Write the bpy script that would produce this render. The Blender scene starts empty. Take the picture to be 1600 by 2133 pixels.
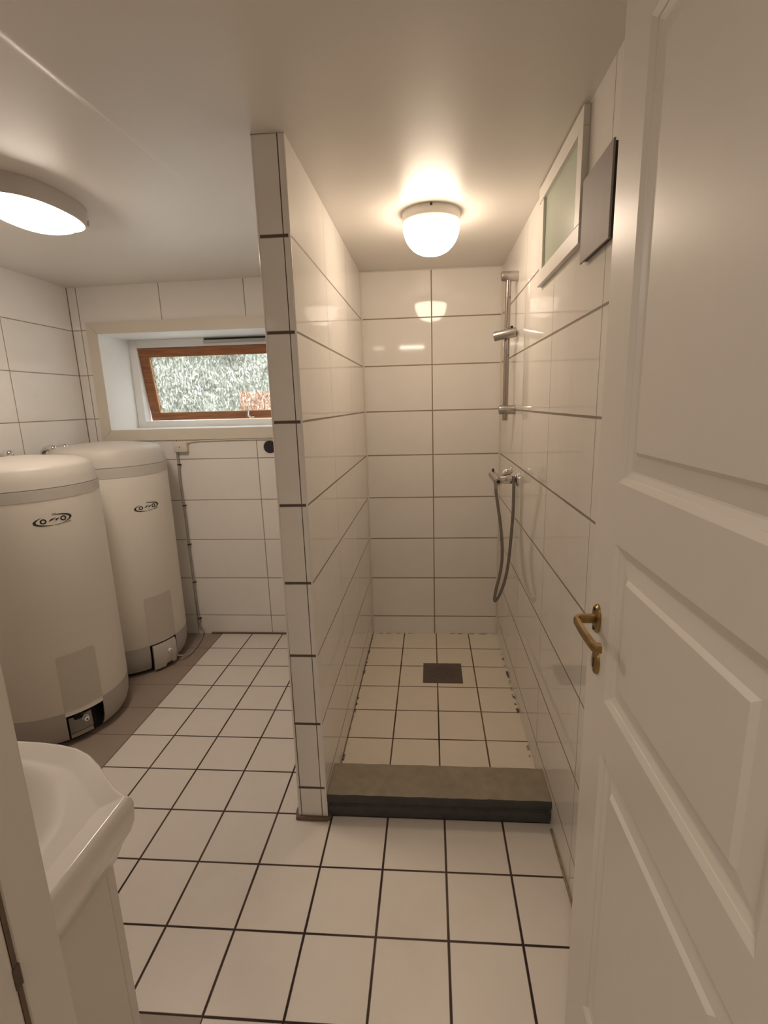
import bpy, bmesh, math, random
from mathutils import Vector, Matrix
PI = math.pi
S = bpy.context.scene
COL = S.collection

# ------------------------------------------------------------------ camera
def make_camera():
    f = 1017.84; yaw = 0.074811; pitch = 0.209325; roll = -0.026475
    cy, sy = math.cos(yaw), math.sin(yaw)
    fwd = Vector((-sy*math.cos(pitch), cy*math.cos(pitch), -math.sin(pitch)))
    right = Vector((cy, sy, 0)); up = right.cross(fwd)
    R = math.cos(roll)*right + math.sin(roll)*up
    U = -math.sin(roll)*right + math.cos(roll)*up
    m = Matrix((R, U, -fwd)).transposed().to_4x4()
    m.translation = Vector((0.96558, -1.26204, 1.43864))
    cd = bpy.data.cameras.new('camera'); co = bpy.data.objects.new('camera', cd)
    COL.objects.link(co); co.matrix_world = m
    cd.sensor_fit = 'VERTICAL'; cd.sensor_height = 32.0
    cd.lens = f*32.0/2133.0
    cd.shift_x = -23.95/2133.0; cd.shift_y = -10.72/2133.0
    cd.clip_start = 0.02
    S.camera = co
make_camera()

# ------------------------------------------------------------------ light and exposure
S.view_settings.view_transform = 'Standard'
S.view_settings.look = 'None'
S.view_settings.gamma = 1.0
S.view_settings.use_curve_mapping = False
S.view_settings.exposure = 0.0
LAMP_SHOWER = 22.5
LAMP_ROOM = 45.0
LAMP_COL = (1.0, 0.81, 0.63)
LAMP_ROOM_COL = (1.0, 0.845, 0.72)
HALL_FILL_POWER = 10.0
w = bpy.data.worlds.new('world'); S.world = w; w.use_nodes = True
_bg = w.node_tree.nodes['Background']
_bg.inputs[0].default_value = (0.80, 0.86, 1.0, 1); _bg.inputs[1].default_value = 11.0
# unseen area light added in the hallway behind the camera as soft fill
hl = bpy.data.lights.new('hall_fill', 'AREA'); hl.energy = HALL_FILL_POWER; hl.size = 0.3; hl.color = (1.0, 0.86, 0.72)
ho = bpy.data.objects.new('hall_fill', hl); COL.objects.link(ho); ho.location = (0.75, -1.9, 2.12)

# ------------------------------------------------------------------ materials
def nm(name):
    m = bpy.data.materials.new(name); m.use_nodes = True
    nt = m.node_tree
    return m, nt, nt.nodes['Principled BSDF']

class NT:
    """small node maths helper"""
    def __init__(s, nt): s.nt = nt
    def n(s, t, **k):
        x = s.nt.nodes.new(t)
        for a, b in k.items(): setattr(x, a, b)
        return x
    def link(s, a, b): s.nt.links.new(a, b)
    def m(s, op, a, b=None, c=None, clamp=False):
        x = s.n('ShaderNodeMath', operation=op); x.use_clamp = clamp
        for i, v in enumerate((a, b, c)):
            if v is None: continue
            if isinstance(v, (int, float)): x.inputs[i].default_value = v
            else: s.link(v, x.inputs[i])
        return x.outputs[0]
    def noise(s, scale, detail=2.0, rough=0.5, vec=None):
        x = s.n('ShaderNodeTexNoise'); x.inputs['Scale'].default_value = scale
        x.inputs['Detail'].default_value = detail; x.inputs['Roughness'].default_value = rough
        if vec is not None: s.link(vec, x.inputs['Vector'])
        return x.outputs['Fac']
    def ramp(s, v, a, b, c0=0.0, c1=1.0):
        x = s.n('ShaderNodeMapRange'); x.clamp = True
        for i, q in ((1, a), (2, b), (3, c0), (4, c1)): x.inputs[i].default_value = q
        s.link(v, x.inputs[0]); return x.outputs[0]
    def mix(s, f, a, b):
        x = s.n('ShaderNodeMix', data_type='RGBA')
        if isinstance(f, (int, float)): x.inputs[0].default_value = f
        else: s.link(f, x.inputs[0])
        for i, v in ((6, a), (7, b)):
            if isinstance(v, tuple): x.inputs[i].default_value = (*v[:3], 1)
            else: s.link(v, x.inputs[i])
        return x.outputs[2]

def plain(name, col, rough=0.5, metal=0.0, noise=0.0, nscale=20, bump=0.0, bscale=200, coat=0.0, spec=0.5):
    m, nt, b = nm(name); t = NT(nt)
    b.inputs['Roughness'].default_value = rough; b.inputs['Metallic'].default_value = metal
    b.inputs['Specular IOR Level'].default_value = spec
    b.inputs['Coat Weight'].default_value = coat
    g = t.n('ShaderNodeNewGeometry').outputs['Position']
    f = t.noise(nscale, 3, 0.55, g)
    d = tuple(c*(1-noise) for c in col); e = tuple(min(1, c*(1+noise*0.5)) for c in col)
    t.link(t.mix(f, d, e), b.inputs['Base Color'])
    if bump > 0:
        bn = t.n('ShaderNodeBump'); bn.inputs['Strength'].default_value = bump; bn.inputs['Distance'].default_value = 0.002
        t.link(t.noise(bscale, 2, 0.5, g), bn.inputs['Height']); t.link(bn.outputs[0], b.inputs['Normal'])
    return m

def tiles(name, ax, step, off, wid, tile, grout, rough=0.055, dirt=0.0, tilt=0.003, lim=None, speck=0.0, spec=0.42, mold=None):
    """ax: two world axes; step/off/wid: joint pitch, origin and width along each"""
    m, nt, b = nm(name); t = NT(nt)
    pos = t.n('ShaderNodeNewGeometry').outputs['Position']
    sep = t.n('ShaderNodeSeparateXYZ'); t.link(pos, sep.inputs[0])
    wob = t.noise(6.0, 2, 0.5, pos)
    masks = []; ids = []; locs = []
    for i in range(2):
        v = sep.outputs['XYZ'.index(ax[i].upper())]
        u = t.m('DIVIDE', t.m('SUBTRACT', v, off[i]), step[i])
        idd = t.m('FLOOR', u); fr = t.m('SUBTRACT', u, idd)
        d = t.m('MULTIPLY', t.m('MINIMUM', fr, t.m('SUBTRACT', 1.0, fr)), step[i])
        d = t.m('ADD', d, t.m('MULTIPLY', t.m('SUBTRACT', wob, 0.5), 0.0012))
        h = wid[i]/2
        x = t.n('ShaderNodeMapRange'); x.clamp = True
        x.inputs[1].default_value = h*0.75; x.inputs[2].default_value = h*1.25
        x.inputs[3].default_value = 1; x.inputs[4].default_value = 0
        t.link(d, x.inputs[0]); masks.append(x.outputs[0]); ids.append(idd)
        locs.append(t.m('MULTIPLY', t.m('SUBTRACT', fr, 0.5), step[i]))
    mask = t.m('MAXIMUM', masks[0], masks[1])
    comb = t.n('ShaderNodeCombineXYZ'); t.link(ids[0], comb.inputs[0]); t.link(ids[1], comb.inputs[1])
    wn = t.n('ShaderNodeTexWhiteNoise'); wn.noise_dimensions = '3D'; t.link(comb.outputs[0], wn.inputs['Vector'])
    sc = t.n('ShaderNodeSeparateColor'); t.link(wn.outputs['Color'], sc.inputs[0])
    # tile colour with faint mottling
    mott = t.noise(9.0, 4, 0.6, pos)
    tc = t.mix(t.ramp(mott, 0.3, 0.7), tuple(c*0.965 for c in tile), tile)
    tc = t.mix(t.m('MULTIPLY', sc.outputs[2], 0.35), tc, tuple(c*0.93 for c in tile))
    if speck:
        sp = t.noise(260.0, 1, 0.5, pos)
        tc = t.mix(t.ramp(sp, 0.72, 0.76, 0, speck), tc, tuple(c*0.6 for c in tile))
        st = t.noise(3.1, 5, 0.65, pos)
        tc = t.mix(t.ramp(st, 0.52, 0.72, 0, 0.22), tc, (tile[0]*0.78, tile[1]*0.72, tile[2]*0.62))
    gc = grout
    if dirt:
        dn = t.noise(2.3, 3, 0.6, pos)
        gc = t.mix(t.ramp(dn, 0.38, 0.62, 0.0, 1.0), tuple(min(1, c*(1+2.2*dirt)) for c in grout), grout)
    col = t.mix(mask, tc, gc)
    if mold:                                   # mould spots along given edges: list of (axis, value, reach)
        mn = t.noise(34.0, 2, 0.5, pos); mn2 = t.noise(3.3, 2, 0.5, pos)
        tot = None
        for axx, val, reach in mold:
            v = sep.outputs['XYZ'.index(axx.upper())]
            dd = t.m('ABSOLUTE', t.m('SUBTRACT', v, val))
            e = t.ramp(dd, reach*0.3, reach, 1, 0)
            tot = e if tot is None else t.m('MAXIMUM', tot, e)
        mm = t.m('MULTIPLY', t.m('MULTIPLY', tot, t.ramp(mn, 0.50, 0.56)), t.ramp(mn2, 0.42, 0.5))
        col = t.mix(mm, col, (0.07, 0.035, 0.02))
    t.link(col, b.inputs['Base Color'])
    t.link(t.m('ADD', t.m('MULTIPLY', mask, 0.6), rough, clamp=True), b.inputs['Roughness'])
    b.inputs['Specular IOR Level'].default_value = spec
    # slight individual tilt of each tile + sunken joint
    hgt = t.m('ADD', t.m('MULTIPLY', t.m('MULTIPLY', t.m('SUBTRACT', sc.outputs[0], 0.5), tilt), locs[0]),
              t.m('MULTIPLY', t.m('MULTIPLY', t.m('SUBTRACT', sc.outputs[1], 0.5), tilt), locs[1]))
    wv = t.m('MULTIPLY', t.noise(2.6, 1, 0.4, pos), 0.00022 if rough < 0.2 else 0.0)
    hgt = t.m('ADD', t.m('SUBTRACT', hgt, t.m('MULTIPLY', mask, 0.0012)), wv)
    bn = t.n('ShaderNodeBump'); bn.inputs['Strength'].default_value = 1.0; bn.inputs['Distance'].default_value = 1.0
    t.link(hgt, bn.inputs['Height']); t.link(bn.outputs[0], b.inputs['Normal'])
    return m

H0 = 0.1278; HR = 0.2527
WT = (0.86, 0.825, 0.775); GR = (0.36, 0.285, 0.225)
M_back = tiles('tiles_window_wall', 'xz', (0.4925, HR), (-0.067, H0), (0.0046, 0.0046), WT, GR)
M_shower = tiles('tiles_shower_back', 'xz', (0.5, HR), (0.9785, H0), (0.0060, 0.0060), WT, (0.32, 0.235, 0.165))
M_right = tiles('tiles_right_wall', 'yz', (0.4775, HR), (-0.035, H0), (0.0030, 0.0068), WT, (0.30, 0.25, 0.20))
M_left = tiles('tiles_left_wall', 'yz', (0.5, HR), (1.103, H0), (0.0044, 0.0044), WT, GR)
M_partR = tiles('tiles_partition_side', 'yz', (0.48, HR), (0.647, H0), (0.0024, 0.0062), WT, (0.30, 0.25, 0.20))
M_partF = tiles('tiles_partition_edge', 'xz', (0.0740, HR), (0.4945, H0), (0.0026, 0.0092), WT, (0.12, 0.085, 0.065))
M_front = tiles('tiles_door_wall', 'xz', (0.5, HR), (0.1, H0), (0.0035, 0.0035), WT, GR)
FT = (0.77, 0.71, 0.64)
M_floor = tiles('floor_tiles', 'xy', (0.2, 0.2), (0.0, 0.0), (0.0068, 0.0060), FT, (0.035, 0.022, 0.018), rough=0.34, dirt=0.9, tilt=0.0, speck=0.5)
M_floor_brown = tiles('floor_tiles_worn', 'xy', (40.0, 0.2), (-0.3975, 0.0), (0.010, 0.003), (0.34, 0.27, 0.215), (0.15, 0.11, 0.085), rough=0.4, tilt=0.0, speck=0.6)
M_shfloor = tiles('shower_floor_tiles', 'xy', (0.2, 0.2), (0.7882, 1.4022), (0.0062, 0.0056), (0.86, 0.78, 0.66), (0.060, 0.034, 0.022), rough=0.36, dirt=1.2, tilt=0.0, speck=0.4,
                  mold=[('x', 0.590, 0.010), ('x', 1.362, 0.012), ('y', 1.594, 0.008)])
M_ceil = plain('ceiling_paint', (0.79, 0.75, 0.69), rough=0.38, noise=0.03, nscale=3, bump=0.05, bscale=60)
M_white = plain('white_paint', (0.78, 0.745, 0.69), rough=0.42, noise=0.02)
M_cream = plain('cream_paint', (0.70, 0.64, 0.535), rough=0.45, noise=0.03)
M_upvc = plain('white_plastic_frame', (0.84, 0.83, 0.80), rough=0.3, noise=0.02)
M_door = plain('door_paint', (0.76, 0.715, 0.65), rough=0.34, noise=0.02, bump=0.06, bscale=90)
M_porc = plain('porcelain', (0.84, 0.80, 0.745), rough=0.09, noise=0.01, coat=0.3)
M_cab = plain('cabinet_lacquer', (0.74, 0.69, 0.64), rough=0.18, noise=0.01)
M_tank = plain('tank_enamel', (0.82, 0.77, 0.68), rough=0.42, noise=0.03, nscale=5)
M_cap = plain('tank_plastic', (0.56, 0.52, 0.46), rough=0.5, noise=0.03)
M_base = plain('tank_base_plastic', (0.43, 0.40, 0.36), rough=0.5, noise=0.03)
M_patch = plain('tank_label_film', (0.54, 0.49, 0.42), rough=0.38, noise=0.02)
M_dark = plain('dark_void', (0.012, 0.012, 0.012), rough=0.6)
M_black = plain('black_print', (0.03, 0.028, 0.028), rough=0.5)
M_grayprint = plain('grey_print', (0.22, 0.20, 0.19), rough=0.5)
M_plate = plain('galvanised_plate', (0.33, 0.31, 0.28), rough=0.45, metal=0.5, noise=0.25)
M_chrome = plain('chrome', (0.72, 0.70, 0.68), rough=0.09, metal=1.0)
M_rail = plain('polished_steel_rail', (0.36, 0.32, 0.29), rough=0.16, metal=1.0)
M_satin = plain('satin_chrome', (0.50, 0.47, 0.44), rough=0.30, metal=1.0)
M_brass = plain('aged_brass', (0.40, 0.275, 0.125), rough=0.30, metal=1.0, noise=0.5, nscale=60)
M_drain = plain('drain_steel', (0.16, 0.12, 0.105), rough=0.5, metal=0.35, noise=0.3, nscale=40)
M_thr = plain('threshold_concrete', (0.34, 0.29, 0.215), rough=0.75, noise=0.35, nscale=24, bump=0.5, bscale=220)
M_thr2 = plain('threshold_edge_grey', (0.062, 0.060, 0.058), rough=0.6, noise=0.5, nscale=30, bump=0.3, bscale=120)
M_seal = plain('old_sealant', (0.17, 0.115, 0.08), rough=0.6, noise=0.4, nscale=70)
M_caulk = plain('joint_caulk', (0.74, 0.68, 0.58), rough=0.4, noise=0.05)
M_vent = plain('vent_metal_paint', (0.31, 0.26, 0.23), rough=0.6, metal=0.0, noise=0.12, nscale=14)
M_ventside = plain('vent_rim_dark', (0.035, 0.028, 0.028), rough=0.5)
M_cable = plain('cable_sheath', (0.34, 0.30, 0.265), rough=0.5)
M_hall = plain('hallway_paint', (0.62, 0.56, 0.49), rough=0.7)
M_bracket = plain('aluminium', (0.45, 0.44, 0.43), rough=0.35, metal=0.8)
M_green = plain('green_tinted_panel', (0.47, 0.52, 0.42), rough=0.25, noise=0.06, nscale=4)

def wood(name):
    m, nt, b = nm(name); t = NT(nt)
    pos = t.n('ShaderNodeNewGeometry').outputs['Position']
    mp = t.n('ShaderNodeMapping'); mp.inputs['Scale'].default_value = (2.5, 14, 34); t.link(pos, mp.inputs[0])
    n1 = t.noise(2.2, 5, 0.6, mp.outputs[0])
    t.link(t.mix(t.ramp(n1, 0.32, 0.68), (0.19, 0.062, 0.020), (0.36, 0.145, 0.055)), b.inputs['Base Color'])
    b.inputs['Roughness'].default_value = 0.32
    return m
M_wood = wood('varnished_teak')

def emitter(name, col, strength, base=(0.9, 0.88, 0.84)):
    m, nt, b = nm(name)
    b.inputs['Base Color'].default_value = (*base, 1); b.inputs['Roughness'].default_value = 0.12
    b.inputs['Emission Color'].default_value = (*col, 1); b.inputs['Emission Strength'].default_value = strength
    return m
M_lampA = emitter('opal_glass_shower_lamp', LAMP_COL, LAMP_SHOWER)
M_lampB = emitter('opal_glass_room_lamp', LAMP_ROOM_COL, LAMP_ROOM)

def pebble_glass():
    m = bpy.data.materials.new('pebbled_window_glass'); m.use_nodes = True
    nt = m.node_tree; t = NT(nt); nt.nodes.clear()
    out = t.n('ShaderNodeOutputMaterial')
    pos = t.n('ShaderNodeNewGeometry').outputs['Position']
    mp = t.n('ShaderNodeMapping'); mp.inputs['Scale'].default_value = (1.0, 0.35, 0.38); t.link(pos, mp.inputs[0])
    n1 = t.noise(46, 2, 0.5, mp.outputs[0])
    mp2 = t.n('ShaderNodeMapping'); mp2.inputs['Scale'].default_value = (1.0, 0.35, 0.5); mp2.inputs['Location'].default_value = (3.1, 1.7, 5.3); t.link(pos, mp2.inputs[0])
    n2 = t.noise(52, 2, 0.5, mp2.outputs[0])
    a1 = t.ramp(t.m('ABSOLUTE', t.m('SUBTRACT', n1, 0.5)), 0.0, 0.05, 1, 0)
    a2 = t.ramp(t.m('ABSOLUTE', t.m('SUBTRACT', n2, 0.52)), 0.0, 0.045, 1, 0)
    n3 = t.noise(14, 3, 0.6, pos)
    h = t.m('SUBTRACT', a1, a2)
    bn = t.n('ShaderNodeBump'); bn.inputs['Strength'].default_value = 1.0; bn.inputs['Distance'].default_value = 0.002
    t.link(h, bn.inputs['Height'])
    pat = t.ramp(t.m('ADD', h, t.m('MULTIPLY', t.m('SUBTRACT', n3, 0.5), 0.9)), -1.1, 1.2, 0.0, 1.0)
    colr = t.mix(pat, (0.31, 0.315, 0.26), (0.97, 0.965, 0.92))
    tr = t.n('ShaderNodeBsdfTransparent'); t.link(colr, tr.inputs[0])
    tl = t.n('ShaderNodeBsdfTranslucent'); t.link(colr, tl.inputs[0]); t.link(bn.outputs[0], tl.inputs['Normal'])
    gl = t.n('ShaderNodeBsdfGlossy'); gl.inputs['Roughness'].default_value = 0.12; t.link(bn.outputs[0], gl.inputs['Normal'])
    a = t.n('ShaderNodeMixShader'); t.link(t.ramp(pat, 0.2, 0.95, 0.04, 0.16), a.inputs[0]); t.link(tr.outputs[0], a.inputs[1]); t.link(tl.outputs[0], a.inputs[2])
    b = t.n('ShaderNodeMixShader'); b.inputs[0].default_value = 0.10
    t.link(a.outputs[0], b.inputs[1]); t.link(gl.outputs[0], b.inputs[2]); t.link(b.outputs[0], out.inputs[0])
    return m
M_glass = pebble_glass()

# ------------------------------------------------------------------ mesh helpers
def quad(bm, pts, mi=0):
    f = bm.faces.new([bm.verts.new(p) for p in pts]); f.material_index = mi; return f

def box(bm, x0, x1, y0, y1, z0, z1, mi=0, bev=0.0, seg=2):
    v = [bm.verts.new((x, y, z)) for x in (x0, x1) for y in (y0, y1) for z in (z0, z1)]
    F = [(0, 1, 3, 2), (4, 6, 7, 5), (0, 4, 5, 1), (2, 3, 7, 6), (0, 2, 6, 4), (1, 5, 7, 3)]
    fs = [bm.faces.new([v[i] for i in q]) for q in F]
    for f in fs: f.material_index = mi
    if bev:
        es = list({e for f in fs for e in f.edges})
        r = bmesh.ops.bevel(bm, geom=es, offset=bev, segments=seg, profile=0.5, affect='EDGES')
        for f in r['faces']: f.material_index = mi

def frame_axes(d):
    d = Vector(d).normalized()
    a = Vector((0, 0, 1)) if abs(d.z) < 0.9 else Vector((1, 0, 0))
    u = d.cross(a).normalized(); v = d.cross(u).normalized()
    return u, v

def tube(bm, pts, r, seg=16, cap=True, mi=0):
    """tube along a polyline with parallel transport; r scalar or list"""
    pts = [Vector(p) for p in pts]; n = len(pts)
    rs = r if isinstance(r, (list, tuple)) else [r]*n
    u = None; rings = []
    for i in range(n):
        d = (pts[min(i+1, n-1)] - pts[max(i-1, 0)]).normalized()
        if u is None: u, v = frame_axes(d)
        else:
            u = (u - d*u.dot(d)).normalized(); v = d.cross(u)
        rings.append([bm.verts.new(pts[i] + (u*math.cos(2*PI*k/seg) + v*math.sin(2*PI*k/seg))*rs[i]) for k in range(seg)])
    for q, (a, b) in enumerate(zip(rings, rings[1:])):
        for k in range(seg):
            f = bm.faces.new((a[k], a[(k+1) % seg], b[(k+1) % seg], b[k])); f.material_index = mi if isinstance(mi, int) else mi[q % len(mi)]
    if cap:
        for rr in (rings[0][::-1], rings[-1]):
            f = bm.faces.new(rr); f.material_index = mi if isinstance(mi, int) else 0

def lathe(bm, prof, c=(0, 0), seg=64, axis='z', sx=1.0, sy=1.0, base=(0, 0, 0), e=2.0, mi=0, a0=0, a1=2*PI, closed=True):
    """prof: list of (radius, height); superellipse exponent e"""
    rings = []
    ns = seg if closed else seg+1
    for r, h in prof:
        ring = []
        for k in range(ns):
            a = a0+(a1-a0)*k/seg; ca, sa = math.cos(a), math.sin(a)
            q = (abs(ca)**e+abs(sa)**e)**(-1/e)
            x, y = ca*q*r*sx, sa*q*r*sy
            ring.append((x, y, h))
        rings.append(ring)
    def put(p):
        x, y, h = p
        if axis == 'z': return (base[0]+x, base[1]+y, base[2]+h)
        if axis == 'x': return (base[0]+h, base[1]+x, base[2]+y)
        return (base[0]+x, base[1]+h, base[2]+y)
    vr = []
    for (r, h), ring in zip(prof, rings):
        if r == 0: vr.append([bm.verts.new(put((0, 0, h)))])
        else: vr.append([bm.verts.new(put(p)) for p in ring])
    for a, b in zip(vr, vr[1:]):
        for k in range(seg):
            k2 = (k+1) % seg if closed else k+1
            if len(a) == 1 and len(b) == 1: continue
            if len(a) == 1: f = bm.faces.new((a[0], b[k], b[k2]))
            elif len(b) == 1: f = bm.faces.new((a[k], b[0], a[k2]))
            else: f = bm.faces.new((a[k], a[k2], b[k2], b[k]))
            f.material_index = mi

def obj(name, bm, mats, parent=None, smooth=None):
    bmesh.ops.recalc_face_normals(bm, faces=bm.faces[:])
    me = bpy.data.meshes.new(name)
    bm.to_mesh(me); bm.free()
    for m in (mats if isinstance(mats, (list, tuple)) else [mats]): me.materials.append(m)
    o = bpy.data.objects.new(name, me); COL.objects.link(o)
    if smooth is not None:
        for p in me.polygons: p.use_smooth = True
        try: me.set_sharp_from_angle(angle=math.radians(smooth))
        except Exception: pass
    if parent is not None:
        o.parent = parent
        o.matrix_parent_inverse = Matrix.Translation(-Vector(parent.location))
        o.location = (0, 0, 0)
    return o

def thing(name, label, cat, loc=(0, 0, 0), group=None):
    o = bpy.data.objects.new(name, None); COL.objects.link(o); o.empty_display_size = 0.05
    o.location = loc; o['label'] = label; o['category'] = cat
    if group: o['group'] = group
    return o
def struct_e(name, label=None, loc=(0, 0, 0), cat=None):
    o = bpy.data.objects.new(name, None); COL.objects.link(o); o.empty_display_size = 0.05
    o.location = loc; o['kind'] = 'structure'
    if label: o['label'] = label
    if cat: o['category'] = cat
    return o
def struct(name, bm, mats, label, cat, smooth=None):
    o = obj(name, bm, mats, None, smooth); o['kind'] = 'structure'; o['label'] = label; o['category'] = cat
    return o
BM = bmesh.new

# ------------------------------------------------------------------ room dimensions
XL, XR, YB, YF = -1.107, 1.364, 1.596, -0.955
XP0, XP1, YP = 0.4955, 0.588, 0.1825
HC = 2.1435
JX, HX = 0.645, 1.272          # door opening: left jamb face, hinge side
WX0, WX1, WZ0, WZ1 = -0.95, 0.25, 1.322, 1.872    # window opening in the back wall

# ------------------------------------------------------------------ floor
bm = BM()
box(bm, -0.3975, XR, -0.40, YB+0.02, -0.06, 0.0, 0)
box(bm, 0.40, XR, -1.10, -0.40, -0.06, 0.0, 0)
box(bm, XL-0.02, -0.3975, -0.40, YB+0.02, -0.06, -0.001, 1)
box(bm, XL-0.02, 0.40, YF-0.02, -0.40, -0.06, -0.001, 1)
struct('floor', bm, [M_floor, M_floor_brown], 'white square floor tiles with dark joints and a brown strip along the tanks', 'floor')
bm = BM()
box(bm, XP1-0.01, XR+0.005, YP+0.10, YB+0.01, 0.0, 0.0107, 0)
struct('floor_shower', bm, M_shfloor, 'cream square tiles of the shower floor with mouldy joints', 'floor')

# ------------------------------------------------------------------ ceiling (gently uneven board ceiling)
def zc(x, y):
    z = HC + 0.004*math.exp(-((x-0.3)/0.3)**2) - 0.010/(1+math.exp((x+0.75)/0.12))
    # board joint running along y near x = 0.17, dying out towards the window
    fade = 1/(1+math.exp((y-0.28)/0.10))
    s = 1/(1+math.exp(-(x-(0.165+0.05*(y+0.1)))/0.0035))
    back = math.exp(-max(0, x-0.17)/0.10) if x > 0.17 else 1.0
    z += -0.0048*fade*s*back + (-0.0012*fade*(1-s)*math.exp(-(0.17-x)/0.05) if x < 0.17 else 0)
    return z
bm = BM()
xs = [XL-0.03, XL, -0.9, -0.7, -0.5, -0.3, -0.15, -0.05, 0.0, 0.05, 0.09, 0.12] + [0.14+0.0025*i for i in range(27)] + [0.22, 0.24, 0.27, 0.31, 0.36, 0.42, 0.5, 0.6, 0.8, 1.0, 1.2, XR, XR+0.03]
ys = [YF-0.12, YF, -0.8] + [-0.7+0.06*i for i in range(24)] + [0.8, 1.0, 1.2, 1.35, 1.45, 1.50, 1.525, 1.55, 1.57, 1.585, YB, YB+0.03]
def cove(x, y, z):
    if x < 0.54 and y > 1.45:
        q = min(1, (y-1.45)/(YB-1.45)); return z - 0.004*q*q*(3-2*q)
    return z
grid = [[bm.verts.new((x, y, cove(x, y, zc(x, y)))) for y in ys] for x in xs]
for i in range(len(xs)-1):
    for j in range(len(ys)-1):
        bm.faces.new((grid[i][j], grid[i][j+1], grid[i+1][j+1], grid[i+1][j]))
top = [[bm.verts.new((x, y, 2.25)) for y in (ys[0], ys[-1])] for x in (xs[0], xs[-1])]
bm.faces.new((top[0][0], top[1][0], top[1][1], top[0][1]))
ceil = struct('ceiling', bm, M_ceil, 'low cream painted ceiling with a faint board joint', 'ceiling', smooth=40)

# ------------------------------------------------------------------ walls
TH = 0.33
TOPZ = 2.24
bm = BM()   # window wall (left room), with window opening
box(bm, XL-0.15, WX0-0.002, YB, YB+TH, -0.05, TOPZ)
box(bm, WX1+0.002, XP1-0.04, YB, YB+TH, -0.05, TOPZ)
box(bm, WX0-0.002, WX1+0.002, YB, YB+TH, -0.05, WZ0-0.002)
box(bm, WX0-0.002, WX1+0.002, YB, YB+TH, WZ1+0.002, TOPZ)
struct('wall_back', bm, M_back, 'white tiled wall around the basement window', 'wall')
bm = BM(); box(bm, XP1-0.04, XR+0.15, YB, YB+TH, -0.05, TOPZ)
struct('wall_shower', bm, M_shower, 'white tiled end wall of the shower', 'wall')
bm = BM(); box(bm, XL-0.15, XL, YF-0.13, YB, -0.05, TOPZ)
struct('wall_left', bm, M_left, 'white tiled wall behind the two water tanks', 'wall')
bm = BM(); box(bm, XR, XR+0.15, YF-0.13, YB, -0.05, TOPZ)
struct('wall_right', bm, M_right, 'white glossy tiled right wall of the shower', 'wall')
bm = BM()   # door wall with opening
box(bm, XL, JX-0.03, YF-0.13, YF, -0.05, TOPZ)
box(bm, HX+0.03, XR, YF-0.13, YF, -0.05, TOPZ)
box(bm, JX-0.03, HX+0.03, YF-0.13, YF, 2.10, TOPZ)
struct('wall_front', bm, M_front, 'tiled wall holding the door opening', 'wall')
# partition, leaning a touch at the foot
bm = BM()
def xl(z): return 0.483 + (0.0125*min(1, z/1.39)) + (0.0015*max(0, z-1.39))
zs = [-0.02, 0.35, 0.7, 1.05, 1.39, 2.20]
L = [[bm.verts.new((xl(max(0, z)), y, z)) for y in (YP, YB+0.005)] for z in zs]
Rr = [[bm.verts.new((XP1, y, z)) for y in (YP, YB+0.005)] for z in zs]
for i in range(len(zs)-1):
    for f, mi in (((L[i][0], L[i+1][0], L[i+1][1], L[i][1]), 1), ((Rr[i][0], Rr[i][1], Rr[i+1][1], Rr[i+1][0]), 1), ((L[i][0], Rr[i][0], Rr[i+1][0], L[i+1][0]), 0), ((L[i][1], L[i+1][1], Rr[i+1][1], Rr[i][1]), 1)):
        ff = bm.faces.new(f); ff.material_index = mi
bm.faces.new((L[0][0], L[0][1], Rr[0][1], Rr[0][0])); bm.faces.new((L[-1][0], Rr[-1][0], Rr[-1][1], L[-1][1]))
struct('wall_partition', bm, [M_partF, M_partR], 'narrow white tiled partition between shower and tank room', 'wall')
# bright rounded edge profiles of the partition front
for nm_, px_, lab in (('trim_1', XP1-0.003, 'thin white edging on the shower side of the partition front'), ('trim_2', None, 'thin white edging on the window side of the partition front')):
    bm = BM()
    pts = [((px_ if px_ else xl(z)+0.003), YP+0.0015, z) for z in (0.012, 0.35, 0.7, 1.05, 1.39, 1.8, HC-0.002)]
    tube(bm, pts, 0.0034, 10)
    struct(nm_, bm, M_porc, lab, 'edging', smooth=60)
# dark joint line in the corner between left wall and window wall
bm = BM(); tube(bm, [(XL+0.0005, YB-0.0005, 0.0), (XL+0.0005, YB-0.0005, HC-0.012)], 0.0030, 8)
struct('trim_8', bm, plain('corner_grout', (0.22, 0.17, 0.13), rough=0.8), 'dark joint line in the corner behind the far water tank', 'joint', smooth=60)
# old brown sealant at the partition foot
bm = BM()
pth = [(0.478, YP+0.16, 0.006), (0.476, YP+0.02, 0.007), (0.479, YP-0.004, 0.007), (0.53, YP-0.006, 0.007), (0.585, YP-0.006, 0.007), (0.592, YP-0.002, 0.007), (0.593, YP+0.010, 0.006)]
tube(bm, pth, 0.0085, 10)
struct('trim_3', bm, M_seal, 'brown bead of old sealant around the partition foot', 'sealant', smooth=60)
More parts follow.
